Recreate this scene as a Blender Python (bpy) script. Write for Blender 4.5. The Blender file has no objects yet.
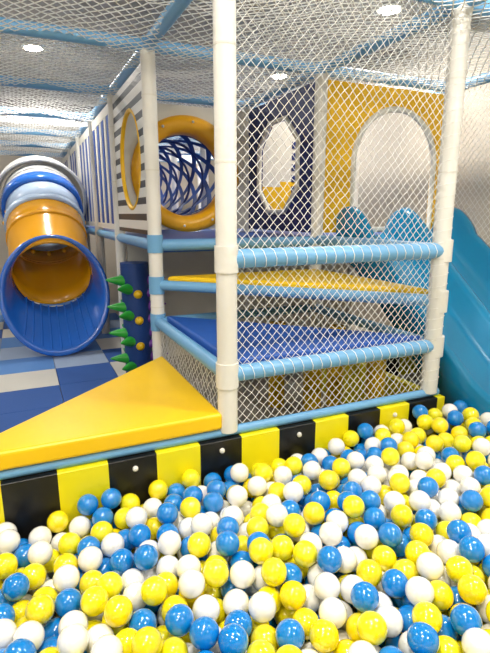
import bpy, bmesh, math, random
import numpy as np
from mathutils import Vector, Matrix
random.seed(7)
scene = bpy.context.scene
pi = math.pi
scene.view_settings.view_transform='Standard'

# ---------------------------------------------------------------- materials
def lin(h):
    h = h.lstrip('#')
    o = []
    for i in (0, 2, 4):
        c = int(h[i:i+2], 16)/255
        o.append(c/12.92 if c <= .04045 else ((c+.055)/1.055)**2.4)
    return (*o, 1)

def mat(name, col, rough=.5, bump=0.0, bscale=40, var=.06, metal=0, coat=0, sss=0, trans=0, emis=0):
    m = bpy.data.materials.new(name); m.use_nodes = True
    nt = m.node_tree; b = nt.nodes['Principled BSDF']
    c = lin(col)
    b.inputs['Roughness'].default_value = rough
    b.inputs['Metallic'].default_value = metal
    b.inputs['Coat Weight'].default_value = coat
    b.inputs['Coat Roughness'].default_value = .05
    if trans:
        b.inputs['Transmission Weight'].default_value = trans
    if emis:
        b.inputs['Emission Color'].default_value = c
        b.inputs['Emission Strength'].default_value = emis
    geo = nt.nodes.new('ShaderNodeNewGeometry')
    nz = nt.nodes.new('ShaderNodeTexNoise'); nz.inputs['Scale'].default_value = 4; nz.inputs['Detail'].default_value = 4
    nt.links.new(geo.outputs['Position'], nz.inputs['Vector'])
    mx = nt.nodes.new('ShaderNodeMix'); mx.data_type = 'RGBA'
    mx.inputs['A'].default_value = tuple(x*(1-var) for x in c[:3])+(1,)
    mx.inputs['B'].default_value = tuple(min(1, x*(1+var)) for x in c[:3])+(1,)
    nt.links.new(nz.outputs['Fac'], mx.inputs['Factor'])
    nt.links.new(mx.outputs['Result'], b.inputs['Base Color'])
    if bump:
        n2 = nt.nodes.new('ShaderNodeTexNoise'); n2.inputs['Scale'].default_value = bscale; n2.inputs['Detail'].default_value = 3
        nt.links.new(geo.outputs['Position'], n2.inputs['Vector'])
        bp = nt.nodes.new('ShaderNodeBump'); bp.inputs['Strength'].default_value = bump; bp.inputs['Distance'].default_value = .01
        nt.links.new(n2.outputs['Fac'], bp.inputs['Height'])
        nt.links.new(bp.outputs['Normal'], b.inputs['Normal'])
    return m

def stripes(name, colA, colB, axis, period, duty, offset=0, rough=.45):
    m = bpy.data.materials.new(name); m.use_nodes = True
    nt = m.node_tree; b = nt.nodes['Principled BSDF']; b.inputs['Roughness'].default_value = rough
    geo = nt.nodes.new('ShaderNodeNewGeometry'); sp = nt.nodes.new('ShaderNodeSeparateXYZ')
    nt.links.new(geo.outputs['Position'], sp.inputs[0])
    def mth(op, a, v):
        n = nt.nodes.new('ShaderNodeMath'); n.operation = op
        nt.links.new(a, n.inputs[0]); n.inputs[1].default_value = v
        return n.outputs[0]
    s = mth('SUBTRACT', sp.outputs[axis], offset)
    s = mth('DIVIDE', s, period); 
    n = nt.nodes.new('ShaderNodeMath'); n.operation = 'FLOORED_MODULO'
    nt.links.new(s, n.inputs[0]); n.inputs[1].default_value = 1
    s = mth('LESS_THAN', n.outputs[0], duty)
    mx = nt.nodes.new('ShaderNodeMix'); mx.data_type = 'RGBA'
    mx.inputs['A'].default_value = lin(colB); mx.inputs['B'].default_value = lin(colA)
    nt.links.new(s, mx.inputs['Factor']); nt.links.new(mx.outputs['Result'], b.inputs['Base Color'])
    return m

M_white = mat('white_foam_sleeve', '#E6E3DA', .45, .25, 30)
M_pipe = mat('light_blue_foam_sleeve', '#70A8D2', .4, .2, 30)
M_net = mat('white_net_rope', '#F6F4EE', .7)
M_netc = mat('ceiling_net_rope', '#E8E7E2', .7)
M_yelpad = mat('yellow_vinyl_pad', '#F7C80A', .38, .15, 12)
M_bluepad = mat('blue_vinyl_pad', '#2559B0', .4, .15, 12)
M_pillar = mat('navy_pillar_vinyl', '#1C4080', .4, .15, 12)
M_cream = mat('cream_panel', '#DEDACE', .5)
M_orange = mat('orange_plastic', '#F7B310', .3, coat=.3)
M_navy = mat('navy_panel', '#1B3070', .4)
M_blueweb = mat('blue_webbing', '#1D4C9E', .55)
M_yelpanel = mat('yellow_panel', '#F3BE12', .45)
M_teal = mat('teal_slide_plastic', '#0680AE', .22, coat=.5)
M_tblue = mat('blue_slide_plastic', '#2670D8', .22, coat=.5)
M_torange = mat('orange_slide_plastic', '#FDB00C', .25, coat=.4)
M_tgrey = mat('pale_translucent_plastic', '#B9CDE6', .25, coat=.4)
M_twhite = mat('white_tube_plastic', '#DEDFDE', .35)
M_pit = stripes('pit_wall_yellow_black', '#121110', '#F0E212', 0, .385, .507, -.15, .35)
M_zebra = stripes('zebra_panel', '#202026', '#E6E3DA', 2, .105, .42, 0)
M_green = mat('green_spike', '#2FA83A', .35); M_purple = mat('purple_spike', '#7B3FA8', .35)
M_yspike = mat('yellow_spike', '#F2C21A', .3)
M_bwhite = mat('white_ball_plastic', '#F1EFE8', .14, coat=1, var=.03)
M_byel = mat('yellow_ball_plastic', '#F6E714', .14, coat=1, var=.04)
M_byel2 = mat('deep_yellow_ball_plastic', '#F5DE10', .14, coat=1, var=.04)
M_bblue = mat('blue_ball_plastic', '#0680D0', .14, coat=1, var=.08)
M_wall = mat('painted_wall', '#C6BDAE', .8)
M_ceil = mat('ceiling_paint', '#A19C94', .85)
M_floor = mat('floor_vinyl', '#B9B2A6', .6)
M_lamp = mat('lamp_diffuser', '#FFF4E0', .5, emis=40)
M_m1 = mat('mat_blue', '#27559E', .7, .2, 80); M_m2 = mat('mat_cream', '#CFCCC3', .7, .2, 80)
M_m3 = mat('mat_pale_blue', '#5486C6', .7, .2, 80); M_m4 = mat('mat_grey', '#98AAC4', .7, .2, 80)

# ---------------------------------------------------------------- mesh builder
class B:
    def __init__(s): s.v=[]; s.f=[]; s.m=[]; s.sm=[]; s.mats=[]
    def mi(s, m):
        if m not in s.mats: s.mats.append(m)
        return s.mats.index(m)
    def add(s, vs, fs, m, smooth=False):
        o=len(s.v); k=s.mi(m)
        s.v.extend(tuple(p) for p in vs)
        for f in fs: s.f.append(tuple(o+i for i in f)); s.m.append(k); s.sm.append(smooth)
    def box(s, x0,x1,y0,y1,z0,z1, m):
        vs=[(x,y,z) for z in (z0,z1) for y in (y0,y1) for x in (x0,x1)]
        s.add(vs, [(0,2,3,1),(4,5,7,6),(0,1,5,4),(2,6,7,3),(0,4,6,2),(1,3,7,5)], m)
    def prism(s, poly, z0, z1, m):
        n=len(poly)
        vs=[(x,y,z0) for x,y in poly]+[(x,y,z1) for x,y in poly]
        s.add(vs, [tuple(reversed(range(n))), tuple(range(n,2*n))]+[(i,(i+1)%n,n+(i+1)%n,n+i) for i in range(n)], m)
    def tube(s, pts, r, m, seg=14, closed=False, caps=True, ry=None):
        P=[Vector(p) for p in pts]; n=len(P)
        R = r if callable(r) else (lambda i: r)
        def tan(i):
            if closed: return (P[(i+1)%n]-P[i-1]).normalized()
            if i==0: return (P[1]-P[0]).normalized()
            if i==n-1: return (P[-1]-P[-2]).normalized()
            return (P[i+1]-P[i-1]).normalized()
        t=tan(0); a=Vector((0,0,1)) if abs(t.z)<.9 else Vector((1,0,0))
        u=(a-t*a.dot(t)).normalized(); vs=[]
        for i in range(n):
            t=tan(i); u=(u-t*u.dot(t)).normalized(); w=t.cross(u)
            for k in range(seg):
                an=2*pi*k/seg; vs.append(P[i]+(u*math.cos(an)+w*math.sin(an))*R(i))
        fs=[]
        for i in range(n if closed else n-1):
            j=(i+1)%n
            for k in range(seg):
                l=(k+1)%seg; fs.append((i*seg+k,i*seg+l,j*seg+l,j*seg+k))
        s.add(vs,fs,m,True)
        if caps and not closed:
            s.add(vs[:seg],[tuple(reversed(range(seg)))],m); s.add(vs[-seg:],[tuple(range(seg))],m)
    def sphere(s, c, r, m, seg=14):
        vs=[];fs=[]; rg=seg//2
        for i in range(rg+1):
            th=pi*i/rg
            for k in range(seg):
                ph=2*pi*k/seg; vs.append((c[0]+r*math.sin(th)*math.cos(ph),c[1]+r*math.sin(th)*math.sin(ph),c[2]+r*math.cos(th)))
        for i in range(rg):
            for k in range(seg):
                l=(k+1)%seg; fs.append((i*seg+k,(i+1)*seg+k,(i+1)*seg+l,i*seg+l))
        s.add(vs,fs,m,True)
    def obj(s, name, parent=None, bevel=0, solid=0, sub=0):
        me=bpy.data.meshes.new(name); me.from_pydata(s.v,[],s.f)
        for m in s.mats: me.materials.append(m)
        me.polygons.foreach_set('material_index', s.m); me.polygons.foreach_set('use_smooth', s.sm)
        me.update(); o=bpy.data.objects.new(name, me); scene.collection.objects.link(o)
        if parent: o.parent=parent
        if solid:
            md=o.modifiers.new('sol','SOLIDIFY'); md.thickness=solid; md.offset=0
        if sub:
            md=o.modifiers.new('sub','SUBSURF'); md.levels=sub; md.render_levels=sub
        if bevel:
            md=o.modifiers.new('bev','BEVEL'); md.width=bevel; md.segments=3; md.limit_method='ANGLE'
            md.harden_normals=False
        return o
def empty(name, loc=(0,0,0)):
    e=bpy.data.objects.new(name,None); scene.collection.objects.link(e); return e

def net(b, O, U, V, lu, lv, cu, cv, r, m, jit=.12, sag=0, seed=1):
    """diamond-mesh rope net, prism strands"""
    rng=random.Random(seed)
    O=Vector(O);U=Vector(U).normalized();V=Vector(V).normalized();N=U.cross(V)
    nu=int(round(lu/cu)); nv=int(round(lv/cv)); cu=lu/nu; cv=lv/nv
    pts={}
    def P(i,j):   # half-cell lattice, i+j even
        if (i,j) in pts: return pts[(i,j)]
        uu=i*cu/2; vv=j*cv/2
        e = 0 if i in(0,2*nu) or j in (0,2*nv) else 1
        uu+=e*rng.uniform(-jit,jit)*cu*.5; vv+=e*rng.uniform(-jit,jit)*cv*.5
        nn=e*rng.uniform(-.004,.004)
        if sag: nn+= -sag*math.sin(pi*(uu/1.19%1))*math.sin(pi*(vv/1.19%1)) 
        p=O+U*uu+V*vv+N*nn; pts[(i,j)]=p; return p
    for i in range(2*nu):
        for j in range(2*nv+1):
            if (i+j)%2: continue
            a=P(i,j)
            for dj in (1,-1):
                if 0<=j+dj<=2*nv:
                    c=P(i+1,j+dj); d=(c-a)
                    s1=d.cross(N).normalized()*r; s2=N*r
                    vs=[a+s1-s2*.6,a-s1-s2*.6,a+s2,c+s1-s2*.6,c-s1-s2*.6,c+s2]
                    b.add(vs,[(0,1,4,3),(1,2,5,4),(2,0,3,5)],m,True)

def helix(b, p0, p1, R, pitch, r, m):
    p0=Vector(p0);p1=Vector(p1);t=(p1-p0);L=t.length;t.normalize()
    a=Vector((0,0,1)) if abs(t.z)<.9 else Vector((1,0,0)); u=(a-t*a.dot(t)).normalized(); w=t.cross(u)
    n=int(L/pitch*8); b.tube([p0+t*(L*i/n)+(u*math.cos(i*pi/4)+w*math.sin(i*pi/4))*R for i in range(n+1)], r, m, 4)

def rayhit(poly, c, an):
    d=(math.cos(an),math.sin(an)); best=None
    n=len(poly)
    for i in range(n):
        x1,y1=poly[i][0]-c[0],poly[i][1]-c[1]; x2,y2=poly[(i+1)%n][0]-c[0],poly[(i+1)%n][1]-c[1]
        ex,ey=x2-x1,y2-y1; den=d[0]*ey-d[1]*ex
        if abs(den)<1e-9: continue
        t=(x1*ey-y1*ex)/den; s=(x1*d[1]-y1*d[0])/den
        if t>0 and -1e-6<=s<=1+1e-6 and (best is None or t>best): best=t
    return best
def panel(b, O, U, V, w, h, th, hole, m, c=None):
    """rectangular board with a hole (polygon in u,v)"""
    O=Vector(O);U=Vector(U);V=Vector(V);N=U.cross(V).normalized()
    if c is None: c=(sum(p[0] for p in hole)/len(hole), sum(p[1] for p in hole)/len(hole))
    rect=[(0,0),(w,0),(w,h),(0,h)]
    A=set(round(2*pi*k/72,5) for k in range(72))
    for p in rect+(hole if len(hole)<20 else []): A.add(round(math.atan2(p[1]-c[1],p[0]-c[0])%(2*pi),5))
    A=sorted(A); n=len(A); vs=[]
    for side in (-th/2, th/2):
        for poly in (hole,rect):
            for a in A:
                t=rayhit(poly,c,a) or .01
                vs.append(O+U*(c[0]+math.cos(a)*t)+V*(c[1]+math.sin(a)*t)+N*side)
    fs=[]
    for k in range(n):
        l=(k+1)%n
        fs+= [(k,l,n+l,n+k),(2*n+k,3*n+k,3*n+l,2*n+l),(k,2*n+k,2*n+l,l),(n+k,n+l,3*n+l,3*n+k)]
    b.add(vs,fs,m)
def circ(c, r, n=48, ry=None):
    ry=ry or r
    return [(c[0]+r*math.cos(2*pi*k/n), c[1]+ry*math.sin(2*pi*k/n)) for k in range(n)]

# ---------------------------------------------------------------- room
X0,X1,Y0,Y1,ZC=-3.6,3.62,-2.6,10.0,2.85
def simple(name, args, m):
    b=B(); b.box(*args, m); return b.obj(name)
simple('floor',(X0,X1,Y0,Y1,-.1,0),M_floor)
simple('ceiling',(X0,X1,Y0,Y1,ZC,ZC+.1),M_ceil)
simple('wall_back',(X0,X1,Y1,Y1+.1,-.1,ZC+.1),M_wall)
simple('wall_front',(X0,X1,Y0-.1,Y0,-.1,ZC+.1),M_wall)
simple('wall_left',(X0-.1,X0,Y0-.1,Y1+.1,-.1,ZC+.1),M_wall)
simple('wall_right',(X1,X1+.1,Y0-.1,Y1+.1,-.1,ZC+.1),M_wall)

# ---------------------------------------------------------------- play frame
PX=[.767,1.955,3.14]; PY=[1.885,3.07,4.255,5.44,6.63,7.81,9.0]
ZT=2.25; ZD=1.12
root=empty('soft_play_structure')
b=B()
def post(x,y,z0,z1):
    b.tube([(x,y,z0),(x,y,z1)],.044,M_white,18)
    z=z0+.3
    while z<z1-.1:
        b.tube([(x,y,z-.004),(x,y,z+.004)],.0455,M_cream,18); z+=.42
post(PX[0],PY[0],.36,ZT); post(PX[1]-.01,PY[0],.36,ZT)
for x in PX:
    for y in PY[1:]: post(x,y,0,ZT)
for x in (-1.6,-2.8):
    for y in PY[1::2]: post(x,y,0,ZT)
b.obj('posts',root)
b=B()
def pipe(p0,p1,r=.036): b.tube([p0,p1],r,M_pipe,16)
for y in PY: pipe((-3.3 if y>2 else PX[0],y,ZT),(PX[2],y,ZT),.036)
pipe((-3.3,PY[0]-1.19,ZT),(PX[2],PY[0]-1.19,ZT),.034)
for x in PX+[-1.6]: pipe((x,.1,ZT),(x,PY[-1],ZT),.036)
for x in PX:
    for y in PY: b.sphere((x,y,ZT),.055,M_pipe)
a0,a1,c0,c1=PX[0],PX[1],PY[0],PY[1]
pipe((a0,c0,ZD),(a1,c0,ZD),.04); pipe((a0,c0,.62),(a1,c0,.62),.036)
pipe((a0,c0,.62),(a0,c1,.62),.034)
pipe((a0,c1,.86),(a1,c0,.86),.032); pipe((a0,c1,.62),(a1,c0,.60),.03)
pipe((a1,c0,ZD),(a1,c1,ZD)); pipe((a1,c0,.86),(a1,c1,.86),.03); pipe((a1,c0,.62),(a1,c1,.62),.03)
pipe((a0,c1,ZD-.01),(PX[2],c1,ZD-.01),.036); pipe((a0,c1,.62),(a1,c1,.62),.03); pipe((a0,c1,.86),(a1,c1,.86),.03)
pipe((a0,c0,.355),(a1+.05,c0,.355),.022); pipe((-.75,c0,.355),(a0,c0,.355),.022)
pipe((a0,c1,ZD-.01),(a0,PY[-1],ZD-.01),.036)
for p in [(a0,c0,ZD),(a1,c0,ZD),(a0,c0,.62),(a1,c0,.62),(a0,c1,ZD),(a0,c1,.62),(a1,c0,.86),(a0,c1,.86)]:
    b.tube([(p[0],p[1],p[2]-.055),(p[0],p[1],p[2]+.055)],.05,M_white if p[1]==c0 else M_pipe,18)
b.obj('rails',root)
# decks
b=B(); b.box(PX[0]+.02,PX[2],PY[1]+.03,PY[-1],ZD-.06,ZD+.025,M_bluepad); b.obj('upper_deck',root,.015)
b=B(); b.prism([(a0+.04,c0+.04),(a1-.04,c0+.04),(a0+.04,c1-.06)],.60,.67,M_bluepad); b.obj('blue_step_platform',root,.015)
b=B(); b.prism([(a1,c0+.06),(a1,c1-.02),(a0+.06,c1-.02)],.84,.915,M_yelpad); b.obj('yellow_step_platform',root,.015)
b=B()
for x,y in ((1.5,2.35),(1.8,2.55),(1.8,2.15),(1.5,2.8)):
    b.tube([(x,y,.02),(x,y,.60)],.055,M_yelpad,18)
b.obj('foam_rollers',root)

# side panels of upper deck
zp0=ZD+.05; hp=ZT-.06-zp0
b=B(); L=1.1
hole=circ((.54,.5),.33,48,.33)
panel(b,(PX[0],PY[1]+.05,zp0),(0,1,0),(0,0,1),L,hp,.02,hole,M_zebra)
b.tube([(PX[0],PY[1]+.05+u,zp0+v) for u,v in hole],.016,M_yelpanel,8,closed=True)
b.obj('striped_window_panel',root)
b=B()
for j in range(2,6):
    b.box(PX[0]-.015,PX[0]+.015,PY[j]+.05,PY[j+1]-.05,zp0,zp0+.05,M_cream)
    b.box(PX[0]-.015,PX[0]+.015,PY[j]+.05,PY[j+1]-.05,zp0+hp-.08,zp0+hp,M_cream)
    for k in range(8):
        yy=PY[j]+.06+k*.137
        b.box(PX[0]-.012,PX[0]+.012,yy,yy+.1,zp0,zp0+hp,M_blueweb if k%2 else M_cream)
b.obj('slatted_side_panel',root)
b=B()
hc=(.593,1.63-zp0)
panel(b,(PX[0],PY[2],zp0),(1,0,0),(0,0,1),1.188,hp,.03,circ(hc,.36),M_cream)
b.obj('tunnel_panel',root)
b=B()
cx=PX[0]+.593; cz=1.63
n=64; prof=[(.48,-.02),(.48,-.05),(.44,-.075),(.38,-.07),(.345,-.04),(.34,.1)]
vs=[];fs=[]
for k in range(n):
    a=2*pi*k/n
    for r,d in prof: vs.append((cx+r*math.cos(a),PY[2]+d,cz+r*math.sin(a)))
q=len(prof)
for k in range(n):
    l=(k+1)%n
    for i in range(q-1): fs.append((k*q+i,k*q+i+1,l*q+i+1,l*q+i))
b.add(vs,fs,M_orange,True)
for k in range(10):
    a=2*pi*k/10+.2; b.sphere((cx+.43*math.cos(a),PY[2]-.075,cz+.43*math.sin(a)),.012,M_cream,8)
Lt=2.2
for h in range(8):
    for sgn in (1,-1):
        vs=[];fs=[];N=60
        for i in range(N+1):
            t=i/N; a=2*pi*h/8+sgn*t*1.3*pi
            for da in (-.12,.12): vs.append((cx+.345*math.cos(a+da),PY[2]+.1+t*Lt,cz+.345*math.sin(a+da)))
        for i in range(N): fs.append((2*i,2*i+1,2*i+3,2*i+2))
        b.add(vs,fs,M_blueweb,True)
for i in range(6):
    y=PY[2]+.1+i*Lt/5
    b.tube([(cx+.35*math.cos(2*pi*k/40),y,cz+.35*math.sin(2*pi*k/40)) for k in range(40)],.014,M_navy,6,closed=True)
b.obj('webbing_crawl_tunnel',root)
b=B()
hx=[(.55+.33*s,.5+t) for s,t in [(-.4,-.35),(.4,-.35),(1,-.17),(1,.17),(.4,.35),(-.4,.35),(-1,.17),(-1,-.17)]]
panel(b,(PX[1],PY[1]+.04,zp0),(0,1,0),(0,0,1),1.11,hp,.03,hx,M_navy)
b.tube([(PX[1]-.018,PY[1]+.04+u,zp0+v) for u,v in hx],.022,M_cream,8,closed=True)
b.obj('octagon_window_panel',root)
b=B()
ar=[(.63-.38,.02),(.63+.38,.02)]+[(.63+.38*math.cos(a),.5+.38*math.sin(a)) for a in [pi*k/24 for k in range(25)]]
panel(b,(PX[1]+.03,PY[1]+.0,zp0),(1,0,0),(0,0,1),1.13,hp,.035,ar,M_yelpanel,c=(.63,.4))
b.tube([(PX[1]+.03+u,PY[1]-.015,zp0+v) for u,v in ar],.022,M_cream,8,closed=True)
b.obj('arched_doorway_panel',root)
b=B()
b.box(PX[1]+.05,PX[1]+.32,PY[2]-.02,PY[2]+.02,zp0,1.55,M_yelpanel)
b.box(PX[1]+.05,PX[1]+.32,PY[2]-.02,PY[2]+.02,1.55,ZT-.1,M_cream)
b.box(PX[1]+.32,PX[1]+.62,PY[2]-.02,PY[2]+.02,zp0,1.6,M_yelpanel)
b.box(PX[1]+.32,PX[1]+.62,PY[2]-.02,PY[2]+.02,1.6,ZT-.1,M_cream)
for k in range(5):
    for q_ in range(2):
        xx=PX[1]+.44+q_*.08; zz=1.5+k*.1+q_*.03
        b.box(xx,xx+.06,PY[2]-.028,PY[2]-.021,zz,zz+.06,M_navy)
b.box(PX[1]+.62,PX[2],PY[2]-.02,PY[2]+.02,zp0,ZT-.1,M_cream)
b.box(PX[0]+.05,PX[2],PY[2]-.02,PY[2]+.02,0.02,ZD-.07,M_cream)
b.obj('back_boards',root)

# nets
b=B(); net(b,(a0+.03,c0,.38),(1,0,0),(0,0,1),a1-a0-.06,ZT-.38,.042,.046,.0015,M_net,seed=2)
for z in (ZD,.62): helix(b,(a0+.05,c0,z),(a1-.05,c0,z),.043 if z>1 else .039,.05,.0018,M_net)
helix(b,(a1-.01,c0,.4),(a1-.01,c0,ZT),.046,.056,.0018,M_net)
b.obj('front_net',root)
b=B(); net(b,(a0,c0+.03,.40),(0,1,0),(0,0,1),c1-c0-.06,.2,.05,.056,.0022,M_net,seed=3); 
b.obj('side_net',root)
b=B(); net(b,(PX[2],.1,.3),(0,1,0),(0,0,1),c1-.12,ZT-.3,.05,.055,.0020,M_net,seed=5); b.obj('pit_side_net',root)
b=B(); net(b,(-3.3,.12,ZT),(1,0,0),(0,1,0),PX[2]+3.3,8.85,.06,.065,.0028,M_netc,sag=.05,seed=6); b.obj('roof_net',root)

# ---------------------------------------------------------------- triangular pad
b=B(); b.prism([(a0-.035,c0-.03),(a0-.035,2.86),(-.36,c0-.03)],.378,.455,M_yelpad); b.box(-.2,a0-.06,c0+.03,c0+.1,0,.378,M_cream); b.prism([(a0-.1,c0+.1),(a0-.1,2.7),(-.1,c0+.1)],0,.378,M_cream)
b.obj('triangular_step_pad',None,.015)

# ---------------------------------------------------------------- ball pit walls
b=B()
b.box(-.75,a1+.07,c0-.045,c0+.02,0,.335,M_pit)
b.box(a1+.02,a1+.07,c0+.02,c1-.1,0,.335,M_pit)
b.box(-.81,-.75,.1,c0+.02,0,.335,M_pit)
b.box(-.81,PX[2]+.12,.04,.1,0,.335,M_pit)
b.box(PX[2]+.06,PX[2]+.12,.1,c1,0,.335,M_pit)
b.box(a1+.07,PX[2]+.06,c1-.08,c1-.02,0,.335,M_pit)
for x in (.34,.72,1.11,1.68): b.sphere((x,c0-.047,.29),.013,M_white,10)
b.obj('ball_pit_wall',None,.008)

# ---------------------------------------------------------------- balls
R=.041; D=.082
def inside(x,y):
    if not (.145<y): return False
    if x<-.705 or x>PX[2]+.015: return False
    if x<a1+.115:
        return y<c0-.09
    if x>2.06 and y>1.36: return False
    return y<c1-.13
grid={}
def near(x,y):
    i,j=int(math.floor(x/D)),int(math.floor(y/D)); o=[]
    for a in (-1,0,1):
        for c in (-1,0,1):
            o+=grid.get((i+a,j+c),())
    return o
def h(x,y):
    z=R
    for (a,c,e) in near(x,y):
        d2=(a-x)**2+(c-y)**2
        if d2<D*D:
            q=e+math.sqrt(D*D-d2)
            if q>z: z=q
    return z
balls=[]
def put(x,y,z):
    grid.setdefault((int(math.floor(x/D)),int(math.floor(y/D))),[]).append((x,y,z)); balls.append((x,y,z))
def level(x,y):
    return .195+.04*min(max(x,-.2),2)+.012*math.sin(5*x+3*y)+.012*math.sin(7*y-2*x)
dirs=[(math.cos(k*pi/3),math.sin(k*pi/3)) for k in range(6)]
fails=0; tries=0
y=.15
row=0
while y<3:
    x=-.7+(.046 if row%2 else 0)
    while x<3.2:
        px=x+random.uniform(-.004,.004); py=y+random.uniform(-.003,.003)
        if inside(px,py): put(px,py,R)
        x+=.092
    y+=.082; row+=1
while fails<1500 and tries<16000:
    tries+=1
    x=random.uniform(-.7,3.16); y=random.uniform(.15,c0-.09) if random.random()<.9 else random.uniform(1.8,2.95)
    if not inside(x,y): continue
    z=h(x,y); st=.024
    while st>.0015:
        bz=z;bp=None
        for dx,dy in dirs:
            nx,ny=x+dx*st,y+dy*st
            if inside(nx,ny):
                q=h(nx,ny)
                if q<bz-1e-5: bz=q;bp=(nx,ny)
        if bp: x,y=bp; z=bz
        else: st*=.45
    if z<level(x,y)+random.uniform(0,.015): put(x,y,z); fails=0
    else: fails+=1
bm=bmesh.new(); bmesh.ops.create_icosphere(bm,subdivisions=3,radius=R-.0003)
bv=np.array([v.co[:] for v in bm.verts]); bf=np.array([[v.index for v in f.verts] for f in bm.faces]); bm.free()
n=len(balls); C=np.array(balls)
V=(bv[None]+C[:,None]).reshape(-1,3); F=(bf[None]+(np.arange(n)*len(bv))[:,None,None]).reshape(-1,3)
cols=np.array([random.choices([0,1,2,3],[.31,.23,.14,.32])[0] for _ in range(n)])
me=bpy.data.meshes.new('plastic_balls'); me.vertices.add(len(V)); me.vertices.foreach_set('co',V.ravel())
me.loops.add(F.size); me.loops.foreach_set('vertex_index',F.ravel())
me.polygons.add(len(F)); me.polygons.foreach_set('loop_start',np.arange(len(F))*3)
for m in (M_bwhite,M_byel,M_byel2,M_bblue): me.materials.append(m)
me.polygons.foreach_set('material_index',np.repeat(cols,len(bf))); me.polygons.foreach_set('use_smooth',np.ones(len(F),bool))
me.update(calc_edges=True); o=bpy.data.objects.new('plastic_balls',me); scene.collection.objects.link(o)

# ---------------------------------------------------------------- double slide (teal)
b=B()
def bez(y):
    K=[(3.03,1.145),(2.85,1.10),(2.6,.93),(2.3,.68),(2.0,.43),(1.75,.25),(1.55,.17),(1.40,.14)]
    for (ya,za),(yb,zb) in zip(K,K[1:]):
        if yb<=y<=ya:
            t=(ya-y)/(ya-yb); return za+(zb-za)*t
    return K[0][1] if y>3 else K[-1][1]
xl,xm,xr=2.15,2.63,3.09
def wallh(y):
    if y>2.68: return .13+.11*math.sqrt(max(0,1-((y-2.86)/.19)**2))
    return .17
ys=[3.045-i*.0165*2 for i in range(50)]
top=[]
for y in ys:
    z=sum(bez(y+d) for d in (-.06,-.03,0,.03,.06))/5; w=wallh(y); row=[]
    def P(x,dz): row.append((x,y,z+dz))
    P(xl-.045,-.14); P(xl-.045,w-.02); P(xl-.03,w); P(xl,w+.006); P(xl+.02,w-.012)
    def bedp(xa,xb,w2):
        for k in range(9):
            t=k/8; s=(2*t-1); P(xa+(xb-xa)*t,(w2-.03)*abs(s)**6)
    bedp(xl+.035,xm-.05,w)
    P(xm-.03,w*.92); P(xm,w); P(xm+.03,w*.92)
    bedp(xm+.05,xr-.035,w)
    P(xr-.02,w-.012); P(xr,w+.006); P(xr+.03,w); P(xr+.04,-.14)
    top.append(row)
nx=len(top[0]); vs=[p for r in top for p in r]; fs=[]
for i in range(len(ys)-1):
    for k in range(nx):
        l=(k+1)%nx; fs.append((i*nx+k,i*nx+l,(i+1)*nx+l,(i+1)*nx+k))
fs.append(tuple(range(nx))); fs.append(tuple(reversed(range((len(ys)-1)*nx,len(ys)*nx))))
b.add(vs,fs,M_teal,True); b.obj('double_lane_slide')

# ---------------------------------------------------------------- tube slide
ts=empty('tube_slide')
sx=.255
b=B()
path=[(sx,7.3,1.50),(sx,6.9,1.50),(sx,6.5,1.50),(sx,6.2,1.47),(sx,5.95,1.38)]
def seg(p,r,m): b.tube(p,r,m,40,caps=False)
seg(path[0:4]+[(sx,6.08,1.44)],.46,M_twhite)
seg([(sx,6.10,1.45),(sx,6.07,1.435)],.475,M_twhite)
seg(path[3:5],.385,M_twhite)
def ring(p,q,r,w,m):
    p=Vector(p);q=Vector(q);d=(q-p).normalized(); b.tube([p-d*w,p-d*w*.9,p+d*w*.9,p+d*w],lambda i:r if i in(1,2) else r-.03,m,40,caps=False)
ring((sx,5.93,1.37),(sx,5.85,1.31),.405,.06,M_tblue)
seg([(sx,5.97,1.39),(sx,5.85,1.32),(sx,5.68,1.19)],.365,M_tgrey)
ring((sx,5.68,1.19),(sx,5.6,1.12),.39,.03,M_tgrey)
for k in range(16):
    a=2*pi*k/16; b.sphere((sx+.39*math.cos(a),5.70+.39*math.sin(a)*.64,1.21+.39*math.sin(a)*.77),.014,M_orange,8)
seg([(sx,5.68,1.19),(sx,5.55,1.08),(sx,5.4,.94),(sx,5.25,.82),(sx,5.1,.73)],.37,M_torange)
ring((sx,5.52,1.05),(sx,5.4,.94),.385,.015,M_torange)
b.obj('tube_sections',ts,solid=.02)
b=B()
def ell(cy,cz,a,bb,tilt,flat=0):
    o=[]
    for k in range(48):
        an=2*pi*k/48; u=.92*a*math.cos(an); v=bb*math.sin(an)
        o.append((sx+u,cy+v*math.sin(tilt),cz+v*math.cos(tilt)))
    return o
spec=[(5.16,.75,.40,.37,.5),(5.05,.70,.41,.40,.45),(4.95,.64,.43,.45,.4),(4.87,.60,.455,.50,.35),(4.82,.575,.475,.525,.32),(4.79,.572,.50,.55,.3),(4.81,.572,.515,.56,.3),(4.85,.575,.51,.555,.3)]
vs=[];fs=[]
for s_ in spec: vs+=ell(*s_)
for i in range(len(spec)-1):
    for k in range(48):
        l=(k+1)%48; fs.append((i*48+k,i*48+l,(i+1)*48+l,(i+1)*48+k))
b.add(vs,fs,M_tblue,True)
b.obj('flared_mouth',ts,solid=.02)
b=B()
for k in range(-4,5):
    an=-pi/2+k*.2
    pts=[]
    for s_ in spec[:5]:
        cy,cz_,a,bb,ti=s_; u=.92*a*math.cos(an)*.975; v=bb*math.sin(an)*.975
        pts.append((sx+u,cy+v*math.sin(ti),cz_+v*math.cos(ti)))
    b.tube(pts,.011,M_tblue,6)
for x in (sx-.35,sx+.35): b.tube([(x,6.6,0),(x,6.6,1.25)],.04,M_white,12)
b.obj('ribs_and_legs',ts)

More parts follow.
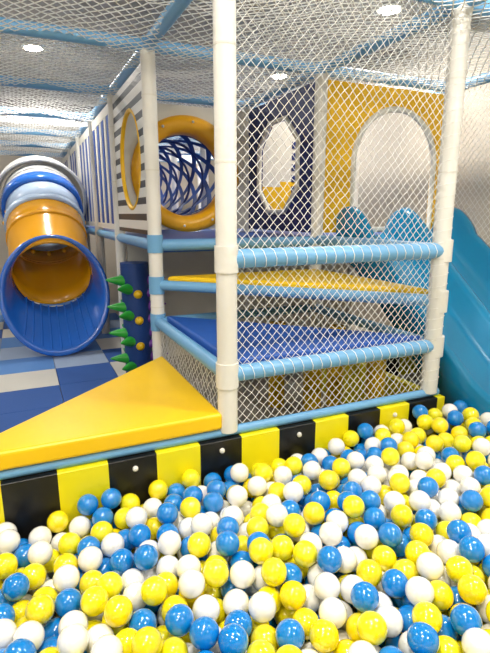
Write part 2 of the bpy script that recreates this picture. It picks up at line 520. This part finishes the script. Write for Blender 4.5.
# ---------------------------------------------------------------- spiked pillar
b=B(); qx,qy=.80,3.9
b.tube([(qx,qy,0),(qx,qy,.93)],.11,M_pillar,24)
def cone(base,d,l,r,m):
    base=Vector(base);d=Vector(d).normalized()
    b.tube([base,base+d*l*.5,base+d*l*.92,base+d*l],lambda i:[r,r*.62,r*.2,.002][i],m,12)
for z in (.16,.37,.58,.79):
    for an,m in ((190,M_green),(-20,M_purple),(110,M_green),(225,M_green)):
        a=math.radians(an); d=(math.cos(a),math.sin(a),.12); cone((qx+d[0]*.09,qy+d[1]*.09,z-(.06 if an==225 else 0)),d,.15,.048,m)
for z in (.27,.48,.69):
    a=math.radians(268); b.sphere((qx+.1*math.cos(a),qy+.1*math.sin(a),z),.036,M_yspike)
    for an,m in ((330,M_purple),):
        a=math.radians(an); d=(math.cos(a),math.sin(a),.1); cone((qx+d[0]*.095,qy+d[1]*.095,z),d,.11,.04,m)
b.obj('spiked_sensory_pillar')

# ---------------------------------------------------------------- foam mats
b=B(); T=.45
for i in range(-8,2):
    for j in range(0,13):
        x=.62+(i-1)*T; y=2.95+j*T
        if j<2: m=M_m1
        else: m=[M_m2,M_m4][(i+j)//2%2] if (i+j)%2 else [M_m3,M_m1,M_m3][(i+2*j)%3]
        if j==2 and i==1: m=M_m2
        b.box(x+.002,x+T-.002,y+.002,y+T-.002,0,.02,m)
b.obj('foam_floor_mats',None,.003)

# ---------------------------------------------------------------- lamps: visible downlights plus added ones
for i,(x,y) in enumerate([(.27,5.5),(2.76,3.4),(2.87,5.4),(1.24,7.2),(-1.6,2.2),(-1.8,5.2),(.3,1.0),(2.5,.4),(-1.6,-.8),(1.2,-1.2),(-1.4,8.2),(2.9,8.3),(1.9,.9),(-.3,.2)]):  # some out-of-sight entries are added to brighten the tower panels
    b=B(); b.tube([(x,y,ZC-.012),(x,y,ZC)],.1,M_white,24); b.tube([(x,y,ZC-.016),(x,y,ZC-.006)],.085,M_lamp,24); b.obj('ceiling_downlight')
    l=bpy.data.lights.new('downlight_lamp','AREA'); l.shape='DISK'; l.size=.2; l.energy=35; l.color=(1,.955,.895)
    lo=bpy.data.objects.new('downlight_lamp',l); lo.location=(x,y,ZC-.03); scene.collection.objects.link(lo)
w=bpy.data.worlds.new('World'); scene.world=w; w.use_nodes=True; w.node_tree.nodes['Background'].inputs[0].default_value=(.9,.95,1,1); w.node_tree.nodes['Background'].inputs[1].default_value=.5

# ---------------------------------------------------------------- camera
cd=bpy.data.cameras.new('camera'); cam=bpy.data.objects.new('camera',cd); scene.collection.objects.link(cam)
cam.location=(0,0,1.3); cam.rotation_euler=(math.radians(90-12.9),0,math.radians(-24.3)); cd.lens=27.0; cd.sensor_width=36; cd.clip_start=.05
scene.camera=cam
